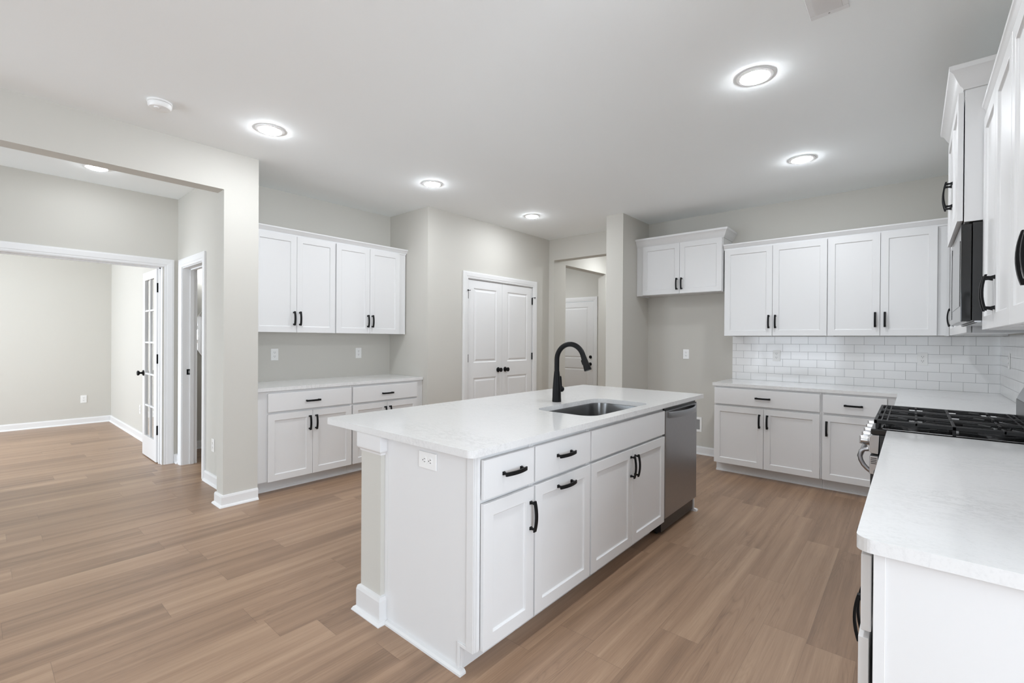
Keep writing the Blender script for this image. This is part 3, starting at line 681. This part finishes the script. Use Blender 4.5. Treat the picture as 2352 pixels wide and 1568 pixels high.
# ------------------------------------------------------------------ range
def gas_range():
    Y0, W = 3.650, 0.762   # local x runs to -Y
    e = empty('gas_range', (-0.155, Y0, 0), R(-90), 'stainless gas range with black cast iron grates between the counters', 'range')
    D = 0.703
    b = MB(); b.box(0.0, W, 0.035, D-0.01, 0.03, 0.885); 
    for x in (0.04, W-0.04):
        for y in (0.08, D-0.08): b.box(x-0.02, x+0.02, y-0.02, y+0.02, 0.0, 0.03)
    b.build('body', 'blackbody', e, bevel=0.002)
    b = MB(); b.box(-0.001, W+0.001, 0.0, D-0.09, 0.8855, 0.914); b.build('cooktop_rim', 'enamel', e, bevel=0.006, seg=3)
    MB().box(0.018, W-0.018, 0.045, D-0.10, 0.9142, 0.918).build('cooktop_plate', 'polish', e, bevel=0.003)
    pr_ = [(0.030, 0.792), (0.004, 0.794), (-0.004, 0.800), (-0.004, 0.870), (0.004, 0.882), (0.034, 0.884)]
    MB().ring([[(x, y, z) for y, z in pr_] for x in (0.0, W)]).build('control_panel', 'chrome', e, bevel=0.001)
    for i in range(5):
        x = W-0.085-i*(W-0.17)/4
        k = MB().lathe([(0.027, 0.0), (0.027, -0.006), (0.0235, -0.010), (0.0225, -0.030), (0.0215, -0.038), (0.018, -0.040), (0.0, -0.040)], (x, -0.0045, 0.842), 'y', 28).build('knob', 'chrome', e, smooth=True)
        MB().box(x-0.0035, x+0.0035, -0.050, -0.0395, 0.822, 0.862).build('grip', 'chrome', k, bevel=0.002)
    d = MB().box(0.003, W-0.003, 0.0, 0.034, 0.215, 0.786).build('oven_door', 'blackbody', e, bevel=0.003)
    MB().box(0.002, W-0.002, -0.004, 0.030, 0.690, 0.780).build('door_trim', 'chrome', d, bevel=0.003)
    b = MB()
    for k in range(4): b.box(W-0.0022, W-0.0012, 0.002, 0.024, 0.742+k*0.0085, 0.7455+k*0.0085)
    b.build('vent_slots', 'slot', d)
    MB().box(0.09, W-0.09, -0.0045, -0.0005, 0.300, 0.640).build('door_window', 'enamel', d, bevel=0.002)
    # handle bar with bowed end brackets
    b = MB()
    for x in (0.05, W-0.05):
        pts = [(x, 0.0, 0.694), (x, -0.014, 0.704), (x, -0.030, 0.722), (x, -0.041, 0.745), (x, -0.045, 0.768), (x, -0.040, 0.789), (x, -0.028, 0.800), (x, -0.010, 0.803)]
        b.tube(pts, [0.0105]*8, 14)
    b.tube([(0.05, -0.045, 0.764), (W-0.05, -0.045, 0.764)], 0.0115, 16)
    b.build('door_handle', 'steel', d, smooth=True)
    MB().box(0.003, W-0.003, 0.0, 0.030, 0.045, 0.205).build('storage_drawer', 'steel', e, bevel=0.003)
    # burners
    bs = [(0.16, 0.17, 0.045), (W-0.16, 0.17, 0.05), (0.16, 0.46, 0.035), (W-0.16, 0.46, 0.045), (W/2, 0.315, 0.055)]
    for x, y, r in bs:
        MB().lathe([(r+0.03, 0.918), (r+0.028, 0.921), (r+0.004, 0.922), (r, 0.930), (r-0.004, 0.936), (0.0, 0.937)], (x, y, 0), 'z', 28).build('burner', 'iron', e, smooth=True)
    # three grates side by side; bars run front to back and across
    gz0, gz1 = 0.941, 0.957
    gw = (W-0.03)/3
    for g in range(3):
        x0 = 0.015+g*gw+0.0015; x1 = x0+gw-0.003; y0, y1 = 0.012, D-0.115; xm = (x0+x1)/2; b = MB(); t = 0.0062
        for x in (x0+0.030, x0+0.048, x1-0.048, x1-0.030): b.box(x-0.0034, x+0.0034, y0, y1, gz0+0.006, gz1-0.001)
        for x in (x0+t, x1-t): b.box(x-t, x+t, y0, y1, gz0, gz1)
        for y in (y0+t, (y0+y1)/2, y1-t): b.box(x0, x1, y-t, y+t, gz0, gz1)
        for y in (y0+0.028, y0+0.05, y1-0.05, y1-0.028): b.box(x0+0.01, x1-0.01, y-0.003, y+0.003, gz0+0.004, gz1)
        for cy in (0.17, 0.46):
            for dx, dy in ((1, 1), (1, -1), (-1, 1), (-1, -1)):
                b.tube([(xm+dx*0.03, cy+dy*0.03, gz1-0.005), (xm+dx*(gw/2-0.012), cy+dy*0.105, gz1-0.005)], 0.0045, 4)
            b.box(xm-0.0045, xm+0.0045, cy-0.125, cy-0.035, gz0+0.004, gz1); b.box(xm-0.0045, xm+0.0045, cy+0.035, cy+0.125, gz0+0.004, gz1)
            b.box(x0, xm-0.035, cy-0.0045, cy+0.0045, gz0+0.004, gz1); b.box(xm+0.035, x1, cy-0.0045, cy+0.0045, gz0+0.004, gz1)
        for x in (x0+t, x1-t):
            for y in (y0+0.012, (y0+y1)/2, y1-0.012): b.box(x-t, x+t, y-t, y+t, 0.9155, gz0)
        b.build('grate', 'iron', e, bevel=0.0012)
    # rear control console / back guard
    yb = D-0.085
    pr_ = [(yb-0.04, 0.915), (D-0.003, 0.915), (D-0.003, 1.20), (yb+0.035, 1.205), (yb+0.022, 1.195), (yb-0.035, 1.060), (yb-0.040, 1.045)]
    MB().ring([[(x, y, z) for y, z in pr_] for x in (0.0, W)]).build('back_guard', 'steel', e, bevel=0.003)
    pr_ = [(yb-0.012, 0.918), (yb-0.0425, 0.920), (yb-0.0425, 1.040), (yb-0.0405, 1.043)]
    MB().ring([[(x, y, z) for y, z in pr_] for x in (0.001, W-0.001)]).build('vent_strip', 'blackbody', e)
gas_range()
# ------------------------------------------------------------------ microwave
def microwave():
    Y0, W, z0, H, D = 3.650, 0.760, 1.434, 0.438, 0.4
    e = empty('microwave', (0.160, Y0-0.002, z0), R(-90), 'black over-the-range microwave under the raised cabinet', 'microwave')
    MB().box(0, W, 0.037, D, 0.004, H).build('case', 'blackbody', e, bevel=0.002)
    d = MB().box(0.0, W, 0.0, 0.034, 0.0, H-0.004).build('door', 'enamel', e, bevel=0.003)
    MB().box(0.20, W-0.05, -0.0015, -0.0002, 0.07, H-0.07).build('door_glass', 'enamel', d)
    MB().box(0.02, 0.15, -0.0015, -0.0002, 0.03, H-0.03).build('control_panel', 'enamel', e)
    MB().box(0.01, W-0.01, 0.045, D-0.01, -0.004, 0.0035).build('bottom_plate', 'chrome', e)
    b = MB()
    for x in (0.10, W-0.34): b.box(x, x+0.24, 0.12, 0.30, -0.0055, -0.0042)
    b.build('grease_filter', 'grey', e)
    MB().box(0.02, 0.74, 0.046, 0.055, -0.0052, -0.0042).build('intake_slot', 'slot', e)
microwave()

# ------------------------------------------------------------------ outlets
def outlet_proto(loc, rz, label, roll=0, double=False):
    e = empty('electrical_outlet', loc, rz, label, 'outlet')
    w_ = 0.0575 if double else 0.036
    MB().box(-w_, w_, -0.0055, -0.0008, -0.0585, 0.0585).build('cover_plate', 'plastic', e, bevel=0.0018, seg=2)
    for gx in ((-0.023, 0.023) if double else (0.0,)):
        for s in (-0.0195, 0.0195):
            pts = rounded([(-0.0165, -0.014), (0.0165, -0.014), (0.0165, 0.014), (-0.0165, 0.014)], 0.009, 4)
            rcp = MB().ring([[(x+gx, -0.0050, z+s) for x, z in pts], [(x+gx, -0.0072, z+s) for x, z in pts]]).build('receptacle', 'plastic', e)
            b = MB(); b.box(gx-0.0075, gx-0.0052, -0.0076, -0.0071, s-0.001, s+0.008); b.box(gx+0.0052, gx+0.0075, -0.0076, -0.0071, s-0.001, s+0.008)
            b.tube([(gx, -0.0071, s-0.0075), (gx, -0.0076, s-0.0075)], 0.0026, 8)
            b.build('slots', 'slot', rcp)
    if roll: e.rotation_euler = (0, R(90), rz)
    return e
P0 = outlet_proto((-2.075, YB, 1.179), 0, 'white outlet on the bare wall of the fridge space')
def outlet(loc, rz, label, roll=0):
    o = copy_tree(P0); o.location = loc; o.rotation_euler = (0, R(90) if roll else 0, rz); o['label'] = label; return o
outlet((-1.106, YB-0.009, 1.186), 0, 'white outlet in the back tile below the cabinet nearest the fridge gap')
outlet((0.067, YB-0.009, 1.188), 0, 'white outlet in the back tile near the range corner')
outlet((XR-0.009, 5.13, 1.20), R(-90), 'white outlet in the tile on the right wall')
outlet((XL, 1.970, 1.178), R(90), 'white outlet above the alcove counter, nearer the column')
outlet((XL, 2.896, 1.178), R(90), 'white outlet above the alcove counter, at its far end')
outlet((XS, 1.131, 0.382), R(90), 'white outlet low on the study back wall')
outlet((-7.731, YS, 0.389), 0, 'white outlet low on the study side wall, left of the glazed door')
outlet((-4.84, YK, 0.358), 0, 'white outlet low on the wall left of the square column')
# island outlet lies on its side on the end panel
outlet((-1.578, 1.284, 0.818), 0, 'white outlet lying sideways on the island end panel', roll=1)
# fridge water box
e = empty('water_supply_box', (-1.965, YB, 0.349), 0, 'white recessed water supply box low on the fridge space wall', 'supply box')
b = MB(); a, c = 0.082, 0.060
b.box(-a, a, -0.010, -0.001, c, c+0.027); b.box(-a, a, -0.010, -0.001, -c-0.027, -c); b.box(-a, -c, -0.010, -0.001, -c, c); b.box(c, a, -0.010, -0.001, -c, c)
b.build('frame', 'plastic', e, bevel=0.002)
MB().box(-c, c, -0.0025, -0.001, -c, c).build('recess', 'grey', e)
b = MB(); b.tube([(0.0, -0.003, -0.03), (0.0, -0.008, 0.0), (0.0, -0.008, 0.03)], 0.007, 10); b.tube([(-0.02, -0.008, 0.03), (0.02, -0.008, 0.03)], 0.004, 8)
b.build('valve', 'chrome', e, smooth=True)

# ------------------------------------------------------------------ ceiling fixtures
def downlight(x, y, label, r=0.072, lens='lamp'):
    e = empty('recessed_light', (x, y, CEIL), 0, label, 'ceiling light', 'recessed ceiling lights')
    MB().lathe([(r+0.022, -0.0008), (r+0.020, -0.005), (r+0.004, -0.0085), (r, -0.006), (r, -0.0008)], n=40, cap0=False, cap1=False).build('trim_ring', 'plastic', e, smooth=True)
    MB().lathe([(r, -0.0035), (r*0.92, -0.0110), (r*0.7, -0.0180), (r*0.35, -0.0215), (0.0, -0.0225)], n=40, cap0=True, cap1=False).build('lens', lens, e, smooth=True)
    return e
D0 = downlight(-0.680, 2.857, 'recessed light nearest the camera, above the near right aisle')
for x, y, l in [(-0.693, 4.395, 'recessed light above the aisle before the tall tiled-wall cabinets'),
                (-3.473, 1.382, 'recessed light near the square column, leftmost in the kitchen ceiling'),
                (-3.481, 2.864, 'recessed light above the walkway in front of the alcove cabinets'),
                (-3.464, 4.374, 'recessed light in front of the white double pantry doors'),
                (-0.68, 1.38, 'unseen added recessed light just above the top edge of the photo')]:  # completes the lamp grid out of view, added for its light
    o = copy_tree(D0); o.location = (x, y, CEIL); o['label'] = l
DL = downlight(-2.1, -1.0, 'unseen added recessed light in the living room ceiling behind the camera, over the middle', lens='lamp_unseen')  # no fixture in view here; added to spread the light
downlight(-5.404, 0.709, 'recessed light in the foyer, partly hidden by the opening header', lens='lamp_foyer')
for x, y, l in [(-2.1, -3.0, 'unseen recessed light added in the living room nearest the large window'),
                (0.9, -2.2, 'unseen recessed light added in the living room nearest the added side window')]:  # both out of view, extra fixtures that spread the light
    o = copy_tree(DL); o.location = (x, y, CEIL); o['label'] = l
DH = downlight(-3.35, 6.75, 'recessed light in the hall past the fin wall', lens='lamp_hall')
o = copy_tree(DH); o.location = (-5.2, 6.7, CEIL); o['label'] = 'unseen added recessed light in the entry space before the far door'  # added out of view to spread light into the entry space
o = copy_tree(DH); o.location = (-7.9, -0.3, CEIL); o['label'] = 'unseen added recessed light in the middle of the study ceiling'  # extra unseen fixture that brightens the study
e = empty('smoke_detector', (-3.600, 0.770, CEIL), 0, 'round white smoke detector on the kitchen ceiling', 'smoke detector')
MB().lathe([(0.066, -0.0008), (0.067, -0.010), (0.064, -0.013), (0.0, -0.013)], n=40).build('base_plate', 'plastic', e, smooth=True)
MB().lathe([(0.060, -0.0131), (0.064, -0.016), (0.063, -0.030), (0.055, -0.042), (0.030, -0.047), (0.0, -0.048)], n=40).build('cover', 'plastic', e, smooth=True)
MB().lathe([(0.014, -0.044), (0.014, -0.0500), (0.011, -0.052), (0.0, -0.052)], (0.02, -0.02, 0), n=20).build('test_button', 'plastic', e, smooth=True)
e = empty('ceiling_vent', (-0.295, 2.374, CEIL), 0, 'white louvred ceiling vent at the top edge of the photo', 'vent')
b = MB(); b.box(-0.073, 0.073, -0.15, -0.118, -0.006, -0.0008); b.box(-0.073, 0.073, 0.118, 0.15, -0.006, -0.0008); b.box(-0.073, -0.050, -0.118, 0.118, -0.006, -0.0008); b.box(0.050, 0.073, -0.118, 0.118, -0.006, -0.0008)
b.build('frame', 'trim', e, bevel=0.002)
b = MB()
for k in range(19):
    y = -0.114+k*0.0126; b.add([(-0.05, y, -0.002), (0.05, y, -0.002), (0.05, y+0.0060, -0.0085), (-0.05, y+0.0060, -0.0085), (-0.05, y+0.0012, -0.001), (0.05, y+0.0012, -0.001), (0.05, y+0.0072, -0.0075), (-0.05, y+0.0072, -0.0075)],
                               [(0,3,2,1),(4,5,6,7),(0,1,5,4),(1,2,6,5),(2,3,7,6),(3,0,4,7)])
b.build('louvres', 'trim', e)
MB().lathe([(0.0, -0.0062), (0.004, -0.0068), (0.0, -0.0075)], (0.0, 0.134, 0), n=10, cap0=False, cap1=False).build('screw', 'grey', e)
MB().box(-0.05, 0.05, -0.118, 0.118, -0.0009, -0.0005).build('duct_backing', 'grey', e)

# ------------------------------------------------------------------ doors
def knob_mb(depth=0.062, r=0.028):
    """knob on plane y=0 pointing to -y"""
    return MB().lathe([(0.0325, -0.0005), (0.0325, -0.006), (0.027, -0.011), (0.013, -0.014), (0.0105, -0.030), (0.0125, -0.036), (r-0.004, -0.042), (r, -0.050), (r-0.001, -depth+0.004), (r-0.008, -depth), (0.0, -depth)], (0, 0, 0), 'y', 28)
def two_panel(e, x0, w_, H, name='leaf', yf=0.0, t=0.035, lock=0.863, lt=1.052):
    s = 0.105 if w_ < 0.7 else 0.115
    return door_slab(MB(), x0, 0.008, w_, H-0.008, yf, t, [(x0+s, x0+w_-s, lt, H-0.10), (x0+s, x0+w_-s, 0.20, lock)],
                     [(0.010, 0.0075), (0.022, 0.0085), (0.040, 0.0015), (0.044, 0.0010)]).build(name, 'trim', e, smooth=False)
# pantry double door (wall faces +X)
e = struct(empty('door_1', (XP-0.006, 3.934, 0), R(90), 'x', 'x')); del e['label']; del e['category']
W2 = 1.267
for k, (x0, hx, kx) in enumerate(((0.004, 0.0, 0.560), (W2/2+0.0015, W2, 0.697))):
    lf = two_panel(e, x0, W2/2-0.0055, 2.074)
    knob_mb().build('knob', 'black', lf, loc=(kx, 0.0, 0.948), smooth=True)
    for z in (1.886, 1.110, 0.25):
        xh = 0.003 if k == 0 else W2-0.003
        MB().tube([(xh, -0.006, z-0.048), (xh, -0.006, z+0.048)], 0.0095, 12).build('hinge', 'black', lf, smooth=True)
    b = MB(); zt = 1.937
    if k == 0: b.tube([(0.003, -0.006, zt), (-0.018, -0.030, zt)], 0.004, 8); b.tube([(0.003, -0.006, zt), (0.030, -0.026, zt+0.002)], 0.004, 8); b.lathe([(0.008, -0.036), (0.008, -0.028)], (-0.018, 0, zt), 'y', 12)
    else: b.tube([(W2-0.003, -0.006, zt), (W2+0.030, -0.030, zt)], 0.004, 8); b.lathe([(0.008, -0.036), (0.008, -0.028)], (W2+0.031, 0, zt), 'y', 12)
    b.build('door_stop', 'black', lf, smooth=True)
j = MB(); j.box(-0.006, 0.0025, -0.001, 0.11, 0, 2.078); j.box(W2-0.0025, W2+0.006, -0.001, 0.11, 0, 2.078); j.box(-0.006, W2+0.006, -0.001, 0.11, 2.078, 2.086); j.box(0.004, W2-0.004, 0.036, 0.05, 0.0, 2.076)
j.build('frame', 'trim', e)
# entry door seen down the hall (wall faces -Y)
e = struct(empty('door_2', (-5.434, 7.758, 0), 0, 'x', 'x')); del e['label']; del e['category']
lf = two_panel(e, 0.006, 0.795, 2.082, lock=0.80, lt=0.985)
knob_mb().build('knob', 'black', lf, loc=(0.740, 0.0, 0.882), smooth=True)
MB().lathe([(0.030, -0.0005), (0.030, -0.010), (0.026, -0.016), (0.0, -0.017)], (0.744, 0, 1.018), 'y', 24).build('deadbolt', 'black', lf, smooth=True)
MB().box(-0.006, 0.004, -0.0, 0.10, 0, 2.09).build('frame', 'trim', e); MB().box(0.803, 0.814, 0.0, 0.10, 0, 2.09).build('frame', 'trim', e)
# glazed study door standing open (faces -Y), hinged at x=-6.09
e = struct(empty('door_3', (-6.700, 1.281, 0), 0, 'x', 'x')); del e['label']; del e['category']
Wd, H, T = 0.606, 2.070, 0.035
sx, zt, zb = 0.098, 1.98, 0.235
cols = [(sx, Wd/2-0.010), (Wd/2+0.010, Wd-sx)]; nr = 5; rh = (zt-zb-0.02*(nr-1))/nr
b = MB(); b.box(0, sx, 0, T, 0.010, H); b.box(Wd-sx, Wd, 0, T, 0.010, H); b.box(sx, Wd-sx, 0, T, 0.010, zb); b.box(sx, Wd-sx, 0, T, zt, H)
b.build('leaf_frame', 'trim', e, bevel=0.001)
b = MB(); b.box(Wd/2-0.010, Wd/2+0.010, 0.004, T-0.004, zb, zt)
for k in range(1, nr):
    z = zb+k*(rh+0.02)-0.02; b.box(sx, Wd-sx, 0.004, T-0.004, z, z+0.02)
b.build('muntins', 'trim', e, bevel=0.003)
MB().box(sx, Wd-sx, T/2-0.0015, T/2+0.0015, zb, zt).build('glass', 'glass', e)
knob_mb().build('knob', 'black', e, loc=(0.058, 0.0, 0.936), smooth=True)
for z in (1.870, 1.111, 0.350):
    b = MB(); b.box(Wd-0.0005, Wd+0.0025, 0.002, T-0.001, z-0.05, z+0.05); b.tube([(Wd+0.004, T+0.0015, z-0.05), (Wd+0.004, T+0.0015, z+0.05)], 0.0065, 10)
    b.build('hinge', 'black', e)

# ------------------------------------------------------------------ bathroom glimpse
e = empty('strike_plate', (-5.8075, 1.505, 0.978), R(90), 'small black strike plate on the bathroom door jamb', 'strike plate')
MB().box(-0.024, 0.024, -0.003, -0.0005, -0.029, 0.029).build('plate', 'black', e, bevel=0.001)
MB().box(-0.008, 0.008, -0.0042, -0.0031, -0.014, 0.014).build('latch_hole', 'grey', e)
e = empty('bathroom_mirror', (-6.548, 2.157, 1.39), R(90), 'round frameless mirror on the bathroom wall', 'mirror')
MB().lathe([(0.430, -0.001), (0.432, -0.010), (0.428, -0.0125), (0.0, -0.0125)], (0, 0, 0), 'y', 64).build('glass', 'mirror', e, smooth=True)
e = empty('pedestal_sink', (-6.30, 2.157, 0), R(90), 'white pedestal sink below the round bathroom mirror', 'sink')
b = MB(); b.lathe([(0.11, 0.0), (0.10, 0.03), (0.075, 0.10), (0.07, 0.5), (0.09, 0.62), (0.10, 0.66)], (0, 0.05, 0), n=28); b.build('pedestal', 'ceramic', e, smooth=True)
b = MB(); b.lathe([(0.08, 0.661), (0.20, 0.70), (0.275, 0.77), (0.29, 0.83), (0.285, 0.845), (0.25, 0.845), (0.20, 0.78), (0.06, 0.74), (0.0, 0.735)], n=40)
b.v = [(x*1.0, y*0.80, z) for x, y, z in b.v]; b.build('bowl', 'ceramic', e, smooth=True)
e = empty('vanity_light', (-6.548, 2.157, 2.13), R(90), 'glowing vanity light above the bathroom mirror', 'wall light')
MB().box(-0.25, 0.25, -0.03, -0.001, -0.03, 0.03).build('backplate', 'grey', e, bevel=0.004)
for x in (-0.28, 0.0, 0.28):
    MB().lathe([(0.03, -0.055), (0.055, -0.05), (0.062, 0.0), (0.062, 0.09), (0.05, 0.10), (0.0, 0.10)], (x, -0.10, 0.0), n=24).build('glass_shade', 'vanity', e, smooth=True)
    MB().tube([(x, -0.03, -0.03), (x, -0.10, -0.056)], 0.008, 8).build('arm', 'grey', e)
